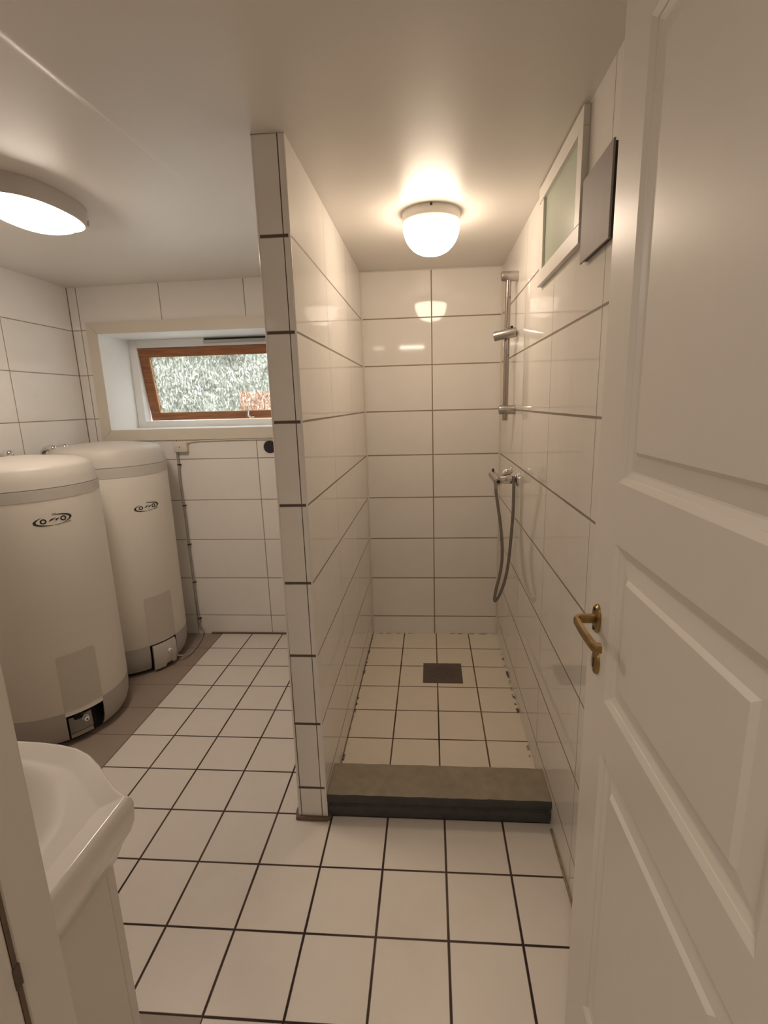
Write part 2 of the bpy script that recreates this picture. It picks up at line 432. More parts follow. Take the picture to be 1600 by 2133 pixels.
# pale caulk in the shower corners, and brown grime line at the window wall foot
bm = BM()
for cx_ in (XP1+0.002, XR-0.002):
    tube(bm, [(cx_, YB-0.002, 0.02), (cx_, YB-0.002, HC-0.003)], 0.0055, 10)
tube(bm, [(XP1, YB-0.001, HC-0.002), (XR, YB-0.001, HC-0.002)], 0.0035, 8)
struct('trim_4', bm, M_caulk, 'pale caulk lines in the corners of the shower end wall', 'caulk', smooth=60)
bm = BM()
tube(bm, [(-0.47, YB-0.003, 0.004), (-0.25, YB-0.004, 0.005), (0.0, YB-0.004, 0.004), (0.24, YB-0.004, 0.005), (0.48, YB-0.003, 0.004)], 0.0065, 8)
struct('trim_5', bm, M_seal, 'brown sealant line where the window wall meets the floor', 'sealant', smooth=60)
bm = BM()
tube(bm, [(XR-0.002, -0.93, 0.002), (XR-0.003, -0.30, 0.003), (XR-0.003, 0.0, 0.003), (XR-0.003, 0.17, 0.003)], 0.0042, 8)
struct('trim_6', bm, plain('grimy_sealant', (0.40, 0.30, 0.21), rough=0.6, noise=0.75, nscale=28), 'dirty sealant along the foot of the right wall', 'sealant', smooth=60)
# hallway shell behind the camera
bm = BM()
hx0, hx1, hy0 = -0.3, 2.0, -2.6
quad(bm, [(hx0, hy0, 0), (hx1, hy0, 0), (hx1, YF-0.13, 0), (hx0, YF-0.13, 0)])
quad(bm, [(hx0, hy0, 2.3), (hx1, hy0, 2.3), (hx1, YF-0.10, 2.3), (hx0, YF-0.10, 2.3)])
quad(bm, [(hx0, hy0, 0), (hx1, hy0, 0), (hx1, hy0, 2.3), (hx0, hy0, 2.3)])
quad(bm, [(hx0, hy0, 0), (hx0, YF-0.13, 0), (hx0, YF-0.13, 2.3), (hx0, hy0, 2.3)])
quad(bm, [(hx1, hy0, 0), (hx1, YF-0.13, 0), (hx1, YF-0.13, 2.3), (hx1, hy0, 2.3)])
quad(bm, [(XR, YF-0.131, 0), (hx1, YF-0.131, 0), (hx1, YF-0.131, 2.3), (XR, YF-0.131, 2.3)])
struct('wall_hallway', bm, M_hall, 'plain hallway walls outside the door opening', 'wall')

# ------------------------------------------------------------------ outside the basement window
bm = BM(); box(bm, -6, 6, YB+TH, 8, 0.9, 1.28)
M_ground = plain('garden_gravel', (0.78, 0.78, 0.78), rough=0.9, noise=0.3, nscale=8)
struct('ground_outside', bm, M_ground, 'pale ground outside the basement window', 'ground')
bm = BM(); box(bm, -0.70, 0.3, 3.0, 3.4, 1.28, 1.57, bev=0.02)
M_brick = plain('terracotta', (0.40, 0.17, 0.08), rough=0.8, noise=0.3)
struct('wall_outside', bm, M_brick, 'orange brown shape blurred behind the pebbled window glass', 'wall')

bm = BM()  # rough green sheet added outside to hide bright sky and dim the window view
random.seed(4)
hv = []
for i in range(61):
    row = []
    for j in range(15):
        x = -6+0.2*i; z = 1.26+0.14*j
        row.append(bm.verts.new((x+random.uniform(-.05, .05), 4.6+random.uniform(-.12, .12)+0.02*j, z+random.uniform(-.04, .04))))
    hv.append(row)
for i in range(60):
    for j in range(14): bm.faces.new((hv[i][j], hv[i+1][j], hv[i+1][j+1], hv[i][j+1]))
bk = [[bm.verts.new((r_[0].co.x, 5.5, 1.2)), bm.verts.new((r_[0].co.x, 5.5, 3.2))] for r_ in hv]
for i in range(60):
    bm.faces.new((hv[i][14], hv[i+1][14], bk[i+1][1], bk[i][1])); bm.faces.new((bk[i][0], bk[i][1], bk[i+1][1], bk[i+1][0]))
M_backdrop = plain('backdrop_green', (0.22, 0.23, 0.18), rough=0.8, noise=0.4, nscale=7)
struct('backdrop_outside', bm, M_backdrop, 'pale green hedge added to dim the view through the pebbled window glass', 'backdrop')

# ------------------------------------------------------------------ window_1
W = struct_e('window_1', 'basement window with brown wooden sash tilted open and pebbled glass', (-0.35, YB, WZ0), 'window')
def casing(bm, x0, x1, z0, z1, wd, yf, yb, ax='xz', wall=None):
    """mitred casing boards around an opening (inner rect x0..x1,z0..z1), four separate boards with hairline mitres"""
    g = 0.0008
    o = (x0-wd, x1+wd, z0-wd, z1+wd)
    polys = [[(o[0], o[3]), (o[1], o[3]), (x1, z1), (x0, z1)], [(o[0], o[2]), (x0, z0), (x1, z0), (o[1], o[2])],
             [(o[0], o[3]), (x0, z1), (x0, z0), (o[0], o[2])], [(o[1], o[3]), (o[1], o[2]), (x1, z0), (x1, z1)]]
    for p in polys:
        cx = sum(a for a, b in p)/4; cz = sum(b for a, b in p)/4
        q = [(a+(g if a < cx else -g), b+(g if b < cz else -g)) for a, b in p]
        if wall == 'x':
            fr = [bm.verts.new((yf, a, b)) for a, b in q]; bk = [bm.verts.new((yb, a, b)) for a, b in q]
        else:
            fr = [bm.verts.new((a, yf, b)) for a, b in q]; bk = [bm.verts.new((a, yb, b)) for a, b in q]
        bm.faces.new(fr); bm.faces.new(bk[::-1])
        for k in range(4): bm.faces.new((fr[k], bk[k], bk[(k+1) % 4], fr[(k+1) % 4]))
bm = BM(); casing(bm, WX0, WX1, WZ0, WZ1, 0.066, YB-0.012, YB); obj('casing', bm, M_cream, W)
YW = 1.872
bm = BM()   # reveal lining
r = 0.004
box(bm, WX0-r, WX0, YB-0.010, YW, WZ0-r, WZ1+r); box(bm, WX1, WX1+r, YB-0.010, YW, WZ0-r, WZ1+r)
box(bm, WX0, WX1, YB-0.010, YW, WZ0-r, WZ0); box(bm, WX0, WX1, YB-0.010, YW, WZ1, WZ1+r)
obj('reveal_lining', bm, M_upvc, W)
bm = BM()   # fixed frame
fw = 0.052; YW1 = YW+0.07
for a in ((WX0, WX0+fw, WZ0, WZ1), (WX1-fw, WX1, WZ0, WZ1)): box(bm, a[0], a[1], YW, YW1, a[2], a[3], bev=0.002)
box(bm, WX0+fw, WX1-fw, YW, YW1, WZ0, WZ0+0.040, bev=0.002); box(bm, WX0+fw, WX1-fw, YW, YW1, WZ1-0.050, WZ1, bev=0.002)
obj('window_frame', bm, M_upvc, W)
# tilted sash: hinged at top, foot pushed outwards
sx0, sx1 = WX0+fw+0.002, WX1-fw-0.002
st, sb = WZ1-0.052, WZ0+0.043
tilt = math.radians(9.0)
def sash(x, d, h):   # d depth outward from sash inner face, h distance down from the hinge
    y = YW+0.006 + h*math.sin(tilt) + d*math.cos(tilt); z = st - h*math.cos(tilt) + d*math.sin(tilt)
    return (x, y, z)
SH = (st-sb)/math.cos(tilt)
def sbox(bm, x0, x1, h0, h1, d0, d1):
    v = [bm.verts.new(sash(x, d, h)) for x in (x0, x1) for h in (h0, h1) for d in (d0, d1)]
    for q in [(0, 1, 3, 2), (4, 6, 7, 5), (0, 4, 5, 1), (2, 3, 7, 6), (0, 2, 6, 4), (1, 5, 7, 3)]: bm.faces.new([v[i] for i in q])
sw = 0.056
bm = BM()
sbox(bm, sx0, sx0+sw, 0, SH, 0, 0.045); sbox(bm, sx1-sw, sx1, 0, SH, 0, 0.045)
sbox(bm, sx0+sw, sx1-sw, 0, sw, 0, 0.045); sbox(bm, sx0+sw, sx1-sw, SH-0.045, SH, 0, 0.045)
sa = obj('sash', bm, M_wood, W)
bm = BM(); sbox(bm, sx0+sw-0.004, sx1-sw+0.004, sw-0.004, SH-0.041, 0.018, 0.022)
obj('pane', bm, M_glass, sa)
bm = BM()   # putty bead
e0, e1, g0, g1 = sx0+sw, sx1-sw, sw, SH-0.045
for a in ((e0, e0+0.005, g0, g1), (e1-0.005, e1, g0, g1), (e0, e1, g1-0.005, g1)): sbox(bm, a[0], a[1], a[2], a[3], 0.008, 0.017)
obj('glazing_bead', bm, plain('bead_varnish', (0.50, 0.30, 0.14), rough=0.4), sa)
bm = BM()   # latch handle at the bottom rail
lx = -0.215
box(bm, lx-0.014, lx+0.014, YW+0.03, YW+0.045, sb+0.010, sb+0.022)
tube(bm, [(lx-0.006, YW+0.05, sb+0.045), (lx-0.004, YW+0.035, sb+0.020), (lx+0.012, YW+0.018, sb+0.006), (lx+0.045, YW+0.012, sb+0.008)], 0.0045, 10)
tube(bm, [(lx-0.012, YW+0.06, sb+0.080), (lx-0.006, YW+0.05, sb+0.045)], 0.005, 10)
obj('latch', bm, M_chrome, W, smooth=40)
bm = BM()
vx = -0.452
box(bm, vx, 0.12, YW-0.012, YW-0.0005, WZ1-0.034, WZ1-0.016, bev=0.001)
vt = obj('vent_cover', bm, M_bracket, W)
bm = BM(); box(bm, vx+0.002, 0.12, YW-0.003, YW-0.0003, WZ1-0.016, WZ1-0.004); obj('vent_slot', bm, M_dark, vt)

# ------------------------------------------------------------------ window_2: small hatch window high on the right wall
W2 = struct_e('window_2', 'small high window with white casing and pale green panel above the shower rail', (XR, 0.4, 1.85), 'window')
fx = 1.347
a0, a1, b0, b1 = 0.132, 0.628, 1.826, 2.138
bm = BM()
box(bm, fx, XR, a0, a1, b1-0.046, b1, bev=0.0012)
box(bm, fx, XR, a0, a1, b0, b0+0.046, bev=0.0012)
box(bm, fx, XR, a0, a0+0.044, b0+0.0465, b1-0.0465, bev=0.0012)
box(bm, fx+0.002, XR, a1-0.060, a1-0.022, b0+0.0465, b1-0.0465, bev=0.0012)
obj('casing', bm, M_white, W2)
bm = BM(); box(bm, XR-0.006, XR-0.001, a0+0.03, a1-0.04, b0+0.03, b1-0.03); obj('pane', bm, M_green, W2)

# ------------------------------------------------------------------ door_1 (open leaf, hinged right)
D = struct_e('door_1', 'open white panelled door with brass lever handle', (HX, YF+0.0, 0.0), 'door')
XD = 1.265; DT = 0.040; DY0, DY1 = -0.975, -0.370; DZ0, DZ1 = 0.008, 2.05
prof = [(0.0, 0.0), (0.0095, 0.0050), (0.0100, 0.0066), (0.0185, 0.0102), (0.0215, 0.0108), (0.0470, 0.0066), (0.0535, 0.0012)]
panels = [(1.305, 1.935), (0.916, 1.205), (0.215, 0.816)]
PY0, PY1 = -0.878, -0.467
def door_face(bm, x, sgn):
    """face plane at x, panels sunk by depth in +sgn direction"""
    ycols = [DY0, PY0, PY1, DY1]
    zrows = [DZ0] + [v for p in sorted(panels) for v in p] + [DZ1]
    for i in range(3):
        for j in range(len(zrows)-1):
            y0, y1, z0, z1 = ycols[i], ycols[i+1], zrows[j], zrows[j+1]
            if i == 1 and j % 2 == 1:
                prev = None
                for o, d in prof:
                    ring = [bm.verts.new((x+sgn*d, y, z)) for y, z in ((y0+o, z0+o), (y1-o, z0+o), (y1-o, z1-o), (y0+o, z1-o))]
                    if prev:
                        for k in range(4): bm.faces.new((prev[k], prev[(k+1) % 4], ring[(k+1) % 4], ring[k]))
                    prev = ring
                bm.faces.new(prev)
            else:
                quad(bm, [(x, y0, z0), (x, y1, z0), (x, y1, z1), (x, y0, z1)])
bm = BM()
door_face(bm, XD, 1); door_face(bm, XD+DT, -1)
for y in (DY0, DY1): quad(bm, [(XD, y, DZ0), (XD+DT, y, DZ0), (XD+DT, y, DZ1), (XD, y, DZ1)])
for z in (DZ0, DZ1): quad(bm, [(XD, DY0, z), (XD+DT, DY0, z), (XD+DT, DY1, z), (XD, DY1, z)])
bmesh.ops.remove_doubles(bm, verts=bm.verts[:], dist=0.00005)
leaf = obj('door_leaf', bm, M_door, D)
# brass hardware on the visible face
hy, hz = -0.414, 1.047
bm = BM()
lathe(bm, [(0, 0), (1, 0.0), (1.0, -0.003), (0.86, -0.0065), (0.60, -0.0075), (0, -0.0075)], seg=40, axis='x', sx=0.0165, sy=0.0275, base=(XD, hy, hz))
ros = obj('handle_rose', bm, M_brass, D, smooth=35)
ros['label'] = 'oval aged brass rose'
bm = BM()
for dz in (0.0185, -0.0185): lathe(bm, [(0, 0), (0.0035, 0), (0.0035, -0.0012), (0, -0.0012)], seg=16, axis='x', base=(XD-0.0070, hy, hz+dz))
obj('screw', bm, M_dark, ros)
bm = BM()
# lever: neck, then bar towards the hinge with returned end; rounded rectangular section
def ribbon(bm, pts, w, h):
    secs = []
    for p, d in pts:
        d = Vector(d).normalized(); up = Vector((0, 0, 1)); s = d.cross(up).normalized()
        secs.append([bm.verts.new(Vector(p)+s*a*w+up*b*h) for a, b in ((-.5, -.28), (-.32, -.5), (.32, -.5), (.5, -.28), (.5, .28), (.32, .5), (-.32, .5), (-.5, .28))])
    for a, b in zip(secs, secs[1:]):
        for k in range(8): bm.faces.new((a[k], a[(k+1) % 8], b[(k+1) % 8], b[k]))
    bm.faces.new(secs[0][::-1]); bm.faces.new(secs[-1])
nx = XD-0.041
ribbon(bm, [((XD-0.006, hy, hz), (-1, 0, 0)), ((XD-0.028, hy, hz), (-1, 0, 0)), ((nx+0.006, hy-0.002, hz), (-1, -0.3, 0)), ((nx, hy-0.010, hz), (-0.5, -1, 0)),
            ((nx-0.0005, hy-0.040, hz-0.001), (0, -1, 0)), ((nx+0.001, hy-0.078, hz-0.003), (0.04, -1, 0)), ((nx+0.0025, hy-0.096, hz-0.004), (0.2, -1, 0)), ((nx+0.006, hy-0.102, hz-0.0045), (1, -0.8, 0)), ((nx+0.0125, hy-0.103, hz-0.0045), (1, 0, 0))], 0.0105, 0.0160)
obj('lever_handle', bm, M_brass, D, smooth=30)
bm = BM()
ey, ez = -0.4235, 0.966
lathe(bm, [(0, 0), (1, 0.0), (1.0, -0.003), (0.88, -0.006), (0.6, -0.0068), (0, -0.0068)], seg=40, axis='x', sx=0.0145, sy=0.0235, base=(XD, ey, ez))
esc = obj('keyhole_plate', bm, M_brass, D, smooth=35)
bm = BM()
lathe(bm, [(0, 0), (0.0032, 0), (0.0032, -0.001), (0, -0.001)], seg=18, axis='x', base=(XD-0.0063, ey, ez+0.006))
box(bm, XD-0.0075, XD-0.0060, ey-0.0014, ey+0.0014, ez-0.009, ez+0.006)
obj('keyhole', bm, M_dark, esc)
# hinges
for z in (0.25, 1.05, 1.85):
    bm = BM(); tube(bm, [(XD+0.002, DY0-0.004, z-0.04), (XD+0.002, DY0-0.004, z+0.04)], 0.006, 12); obj('hinge', bm, M_satin, D, smooth=40)

# door frame
DF = struct_e('trim_7', 'white painted door frame beside the washbasin, with dark latch plate', (JX, YF, 0), 'door frame')
bm = BM()
yi = YF+0.004
box(bm, JX-0.030, JX, YF-0.0350, yi, 0.0, 2.10, bev=0.0025)            # front part of jamb
box(bm, JX-0.030, JX+0.0002, YF-0.135, YF-0.0385, 0.0, 2.10, bev=0.002)   # stop
box(bm, HX, HX+0.030, YF-0.135, yi-0.03, 0.0, 2.10, bev=0.002)
box(bm, JX, HX, YF-0.135, yi, 2.062, 2.10, bev=0.002)
obj('jamb', bm, M_white, DF)
bm = BM(); box(bm, JX-0.02, JX+0.0004, YF-0.0385, YF-0.0350, 0.0, 2.06); obj('seal_strip', bm, M_seal, DF)
bm = BM(); box(bm, JX-0.001, JX+0.0012, YF-0.040, YF-0.034, 1.006, 1.026, bev=0.0004); obj('strike_plate', bm, plain('dark_steel', (0.12, 0.09, 0.07), rough=0.4, metal=0.7), DF)
bm = BM(); box(bm, JX-0.09, JX-0.028, YF+0.0005, YF+0.0045, 0.0, 2.118, bev=0.001); obj('casing', bm, M_white, DF)

# ------------------------------------------------------------------ water heaters
def heater(c, label, covered, logo_c, patch, cap0, cap1, logo_z, seam):
    cx, cy = c; R = 0.285
    t = thing('water_heater', label, 'water heater', (cx, cy, 0), 'white cylindrical water tanks')
    bm = BM()
    lathe(bm, [(R-0.002, seam-0.003), (R, seam), (R, cap0)], seg=96, base=(cx, cy, 0))
    lathe(bm, [(R-0.002, seam-0.003), (0.24, seam-0.003), (0.24, cap0), (R, cap0)], seg=96, base=(cx, cy, 0))
    obj('tank_body', bm, M_tank, t, smooth=40)
    bm = BM()   # cap: band, groove, rounded lid
    lathe(bm, [(R-0.004, cap0-0.001), (R+0.0015, cap0), (R+0.0010, cap1-0.002), (R-0.003, cap1-0.001), (R-0.003, cap1+0.001)], seg=96, base=(cx, cy, 0))
    obj('cap_band', bm, M_cap, t, smooth=30)
    bm = BM()
    zt = cap1+0.118
    lathe(bm, [(R-0.003, cap1+0.0005), (R+0.0005, cap1+0.002), (R-0.006, cap1+0.035), (R-0.017, cap1+0.074), (R-0.024, cap1+0.084), (R-0.034, cap1+0.091), (R-0.060, cap1+0.099),
               (R-0.12, cap1+0.108), (R-0.20, cap1+0.116), (0, zt)], seg=96, base=(cx, cy, 0))
    obj('lid', bm, M_cap, t, smooth=35)
    # base ring with a gap where the thermostat opening is
    g0, g1 = patch
    bm = BM()
    bp = [(R-0.0005, seam-0.001), (R-0.001, 0.12), (R-0.006, 0.07), (R-0.016, 0.040), (R-0.028, 0.022)]
    inner = [(r-0.004, z) for r, z in bp[::-1]]
    lathe(bm, bp+inner+[bp[0]], seg=88, base=(cx, cy, 0), a0=g1, a1=g0+2*PI, closed=False)
    obj('base_ring', bm, M_base, t, smooth=35)
    bm = BM()
    lathe(bm, [(R-0.012, seam-0.0005), (R-0.0005, seam-0.0005), (R-0.0008, seam-0.022), (R-0.012, seam-0.022)] if not covered else [(R-0.012, seam), (R-0.006, seam), (R-0.006, seam-0.01), (R-0.012, seam-0.01)],
          seg=20, base=(cx, cy, 0), a0=g0, a1=g1, closed=False)
    obj('opening_lintel', bm, M_tank if not covered else M_dark, t, smooth=35)
    bm = BM()
    lathe(bm, [(0, 0.001), (0.228, 0.001), (0.228, seam-0.002), (0, seam-0.002)], seg=64, base=(cx, cy, 0))
    obj('inner_foot', bm, M_dark, t, smooth=35)
    gm = (g0+g1)/2
    def P(r, a, z): return (cx+r*math.cos(a), cy+r*math.sin(a), z)
    if covered:
        bm = BM()   # removable cover with notch at the foot
        rows = [(seam-0.012, 0.0), (seam-0.03, 0.004), (0.08, 0.004), (0.035, -0.002), (0.016, -0.006)]
        n = 16; V = []
        for z, dr in rows:
            rr = []
            for k in range(n+1):
                a = g0+0.045+(g1-g0-0.09)*k/n
                zz = z
                if z < 0.02 and 8 <= k <= 12: zz = z+0.014
                rr.append(bm.verts.new(P(R+0.002+dr+0.005*math.sin(PI*k/n), a, zz)))
            V.append(rr)
        Vi = [[bm.verts.new(P(R-0.012, math.atan2(v.co.y-cy, v.co.x-cx), v.co.z)) for v in rr] for rr in V]
        for i in range(len(rows)-1):
            for k in range(n):
                bm.faces.new((V[i][k], V[i][k+1], V[i+1][k+1], V[i+1][k]))
        for k in range(n):
            bm.faces.new((V[0][k], Vi[0][k], Vi[0][k+1], V[0][k+1])); bm.faces.new((V[-1][k], V[-1][k+1], Vi[-1][k+1], Vi[-1][k]))
        for i in range(len(rows)-1):
            bm.faces.new((V[i][0], V[i+1][0], Vi[i+1][0], Vi[i][0])); bm.faces.new((V[i][n], Vi[i][n], Vi[i+1][n], V[i+1][n]))
        cov = obj('thermostat_cover', bm, M_cap, t, smooth=35)
        ak = gm+0.06; zk = 0.104
    else:
        bm = BM()   # exposed thermostat plate in the dark recess
        pa = gm-0.10
        n = 10
        for dr, z0, z1, aa, ab in ((0.0, 0.045, 0.118, g0+0.03, g1-0.16), (0.010, 0.030, 0.046, g0+0.03, g1-0.18)):
            A = [bm.verts.new(P(R-0.030+dr, aa+(ab-aa)*k/n, z1)) for k in range(n+1)]
            B = [bm.verts.new(P(R-0.026+dr, aa+(ab-aa)*k/n, z0)) for k in range(n+1)]
            A2 = [bm.verts.new(P(R-0.035+dr, aa+(ab-aa)*k/n, z1)) for k in range(n+1)]
            B2 = [bm.verts.new(P(R-0.031+dr, aa+(ab-aa)*k/n, z0)) for k in range(n+1)]
            for k in range(n):
                bm.faces.new((A[k], A[k+1], B[k+1], B[k])); bm.faces.new((A2[k], B2[k], B2[k+1], A2[k+1]))
                bm.faces.new((A[k], A2[k], A2[k+1], A[k+1])); bm.faces.new((B[k], B[k+1], B2[k+1], B2[k]))
        cov = obj('thermostat_plate', bm, M_plate, t)
        bm = BM()
        for k in range(3):
            a = gm-0.06-0.03*k; p = P(R-0.026, a, 0.128)
            box(bm, p[0]-0.008, p[0]+0.006, p[1]-0.008, p[1]+0.008, 0.108, 0.140)
        obj('terminal_block', bm, M_dark, cov)
        ak = gm+0.0; zk = 0.098
    # knob
    bm = BM(); kr = 0.013
    d = Vector((math.cos(ak), math.sin(ak), 0)); b0 = R+0.001 if covered else R-0.026
    p0 = Vector((cx, cy, zk))
    tube(bm, [p0+d*(b0-0.002), p0+d*(b0+0.004), p0+d*(b0+0.0045), p0+d*(b0+0.020), p0+d*(b0+0.022)], [kr*1.05, kr*1.05, kr*0.86, kr*0.82, kr*0.68], 28)
    kn = obj('thermostat_knob', bm, M_upvc, t, smooth=40)
    bm = BM(); tube(bm, [p0+d*(b0+0.0222), p0+d*(b0+0.0228)], kr*0.28, 14); obj('knob_slot', bm, M_dark, kn)
    if covered:
        bm = BM(); tube(bm, [p0+d*(b0-0.003)-Vector((0, 0, 0.003))-Vector((-math.sin(ak), math.cos(ak), 0))*0.004, p0+d*(b0+0.003)-Vector((0, 0, 0.003))-Vector((-math.sin(ak), math.cos(ak), 0))*0.004], kr*1.35, 28); obj('knob_hole', bm, M_dark, kn)
    # label film above the opening
    def curved(bm, a0, a1, z0, z1, r, n=14, m=4, round_=0.0):
        V = []
        for j in range(m+1):
            z = z0+(z1-z0)*j/m; row = []
            for k in range(n+1):
                row.append(bm.verts.new(P(r, a0+(a1-a0)*k/n, z)))
            V.append(row)
        for j in range(m):
            for k in range(n): bm.faces.new((V[j][k], V[j][k+1], V[j+1][k+1], V[j+1][k]))
    bm = BM()
    rc = 0.014; pts = []
    p0a, p1a, z0, z1 = g0, g1, seam+0.0005, (0.425 if not covered else 0.440)
    def rr(a, z): return P(R+0.0006, a, z)
    # rounded upper corners
    da = rc/R
    outline = [(p0a, z0)]
    for k in range(7): q = PI/2*k/6; outline.append((p0a+da*(1-math.cos(q)), z1-rc+rc*math.sin(q)))
    for k in range(1, 20): outline.append((p0a+da+(p1a-p0a-2*da)*k/20, z1))
    for k in range(7): q = PI/2*k/6; outline.append((p1a-da*(1-math.sin(q)), z1-rc+rc*math.cos(q)))
    outline.append((p1a, z0))
    topv = [bm.verts.new(rr(a, z)) for a, z in outline]; botv = [bm.verts.new(rr(a, z0)) for a, z in outline]
    for k in range(1, len(outline)-2): bm.faces.new((botv[k], botv[k+1], topv[k+1], topv[k]))
    bm.faces.new((topv[0], botv[1], topv[1])); bm.faces.new((topv[-1], topv[-2], botv[-2]))
    obj('label_film', bm, M_patch, t, smooth=60)
    # printed emblem: two rings, swooshes, underline
    def dec(name, polys, mat):
        bm = BM()
        for pl_ in polys:
            bm.faces.new([bm.verts.new(P(R+0.0008, logo_c+u/R, logo_z+v)) for u, v in pl_])
        return obj(name, bm, mat, t)
    def ringp(cu, cv, ro, ri, n=24, k=1.0):
        out = []
        for i in range(n):
            a, b = 2*PI*i/n, 2*PI*(i+1)/n
            out.append([(cu+ro*math.cos(a), cv+ro*k*math.sin(a)), (cu+ro*math.cos(b), cv+ro*k*math.sin(b)), (cu+ri*math.cos(b), cv+ri*k*math.sin(b)), (cu+ri*math.cos(a), cv+ri*k*math.sin(a))])
        return out
    def crescent(a0, a1, A, B, wmax, n=18, side=1):
        out = []; pr = None
        for i in range(n+1):
            s = i/n; a = a0+(a1-a0)*s; th = wmax*math.sin(PI*s)**0.8
            # main ellipse slightly rotated
            def pt(k):
                x, y = (A-k)*math.cos(a), (B-k*0.55)*math.sin(a)
                return (x*math.cos(0.06)-y*math.sin(0.06), x*math.sin(0.06)+y*math.cos(0.06))
            cur = (pt(0), pt(th))
            if pr: out.append([pr[0], cur[0], cur[1], pr[1]])
            pr = cur
        return out
    K = []
    K += ringp(-0.0355, -0.001, 0.0118, 0.0062, k=0.88) + ringp(0.0370, 0.001, 0.0118, 0.0062, k=0.88)
    K += crescent(math.radians(120), math.radians(275), 0.071, 0.0215, 0.011) + crescent(math.radians(-62), math.radians(95), 0.071, 0.0215, 0.011)
    K += [[(-0.018, -0.004), (-0.010, 0.004), (0.006, 0.0085), (0.010, 0.0095), (-0.002, 0.0005), (-0.012, -0.003)],
          [(-0.004, -0.012), (0.006, -0.007), (0.010, -0.001), (0.004, 0.002), (0.018, 0.0055), (0.024, 0.0065), (0.014, -0.002), (0.004, -0.009)]]
    dec('emblem', K, M_black)
    def strip(u0, v0, u1, v1, w, n=8):
        return [[(u0+(u1-u0)*k/n, v0+(v1-v0)*k/n), (u0+(u1-u0)*(k+1)/n, v0+(v1-v0)*(k+1)/n), (u0+(u1-u0)*(k+1)/n, v0+(v1-v0)*(k+1)/n-w), (u0+(u1-u0)*k/n, v0+(v1-v0)*k/n-w)] for k in range(n)]
    dec('emblem_line', strip(0.004, -0.0195, 0.066, -0.0140, 0.0034), M_grayprint)
    dec('emblem_dash', strip(-0.002, 0.0250, 0.014, 0.0262, 0.0026, 3), M_grayprint)
    # chrome compression fittings at the back of the lid
    fpos = [(-1.0+0.0, cy+0.17)] if not covered else [(-1.000, cy-0.131), (-1.000, cy-0.048)]
    for (fx_, fy_) in fpos:
        bm = BM(); z = 1.215
        s = 1.0
        tube(bm, [(fx_, fy_, z), (fx_, fy_, z+0.024), (fx_-0.004, fy_, z+0.035), (fx_-0.018, fy_, z+0.040), (fx_-0.042, fy_, z+0.036), (fx_-0.058, fy_, z+0.022), (fx_-0.064, fy_, z-0.02), (fx_-0.066, fy_, z-0.12)], [0.016, 0.016, 0.0175, 0.0165, 0.013, 0.012, 0.012, 0.012], 22)
        lathe(bm, [(0.0, 0.056), (0.010, 0.054), (0.017, 0.047), (0.0195, 0.036), (0.0195, 0.020), (0.016, 0.016)], seg=24, base=(fx_, fy_, z))
        obj('pipe_fitting', bm, M_chrome, t, smooth=45)
    return t
d2 = math.radians
heater((-0.81, 0.72), 'nearest white water tank, open grey base showing its thermostat plate', False, d2(-32), (d2(-48), d2(-17)), 1.094, 1.139, 1.010, 0.168)
heater((-0.795, 1.295), 'water tank in the far corner under the window, grey base cover fitted', True, d2(-25), (d2(-42.5), d2(-9.5)), 1.104, 1.156, 0.935, 0.170)

# ------------------------------------------------------------------ ceiling lamps
LA = (0.977, 0.803)
t = thing('ceiling_lamp', 'round opal dome lamp on the shower ceiling', 'lamp', (LA[0], LA[1], HC))
bm = BM()
lathe(bm, [(0, 0.0), (0.1095, 0.0), (0.1105, -0.002), (0.1110, -0.034), (0.108, -0.038), (0.100, -0.038), (0.0, -0.030)], seg=80, base=(LA[0], LA[1], HC))
ring = obj('lamp_base', bm, M_white, t, smooth=35)
bm = BM(); box(bm, LA[0]-0.004, LA[0]+0.004, LA[1]-0.113, LA[1]-0.109, HC-0.010, HC-0.002); obj('clip_hole', bm, M_dark, ring)
bm = BM()
pr = [(0.103, -0.030), (0.1085, -0.038), (0.1085, -0.044)]
for k in range(1, 17):
    q = PI/2*k/16; pr.append((0.1085*math.cos(q)**0.85 if k < 16 else 0.0, -0.044-0.104*math.sin(q)))
lathe(bm, pr, seg=80, base=(LA[0], LA[1], HC))
obj('lamp_glass', bm, M_lampA, t, smooth=60)
LB = (-0.356, 0.455)
zb = zc(*LB)
t = thing('ceiling_lamp', 'oval bulkhead lamp on the ceiling above the water tanks', 'lamp', (LB[0], LB[1], zb))
bm = BM()
lathe(bm, [(0, 0.0), (1.0, 0.0), (1.0, -0.022), (0.985, -0.026), (0.985, -0.030), (0.975, -0.034), (0.955, -0.050), (0.925, -0.056), (0.90, -0.052), (0, -0.04)], seg=96, base=(LB[0], LB[1], zb), sx=0.128, sy=0.196, e=2.35)
rim = obj('lamp_rim', bm, plain('lamp_rim_plastic', (0.60, 0.55, 0.50), rough=0.35), t, smooth=35)
bm = BM()
pr = [(0.90, -0.048), (0.86, -0.055), (0.79, -0.056), (0.78, -0.061)]
for k in range(1, 15):
    q = PI/2*k/14; pr.append((0.78*math.cos(q)**0.6 if k < 14 else 0.0, -0.061-0.027*math.sin(q)))
lathe(bm, pr, seg=96, base=(LB[0], LB[1], zb), sx=0.128, sy=0.196, e=2.35)
obj('lamp_glass', bm, M_lampB, t, smooth=60)
bm = BM()
box(bm, LB[0]+0.074, LB[0]+0.090, LB[1]+0.144, LB[1]+0.160, zb-0.047, zb-0.026, bev=0.003); obj('rim_clip', bm, M_satin, rim)

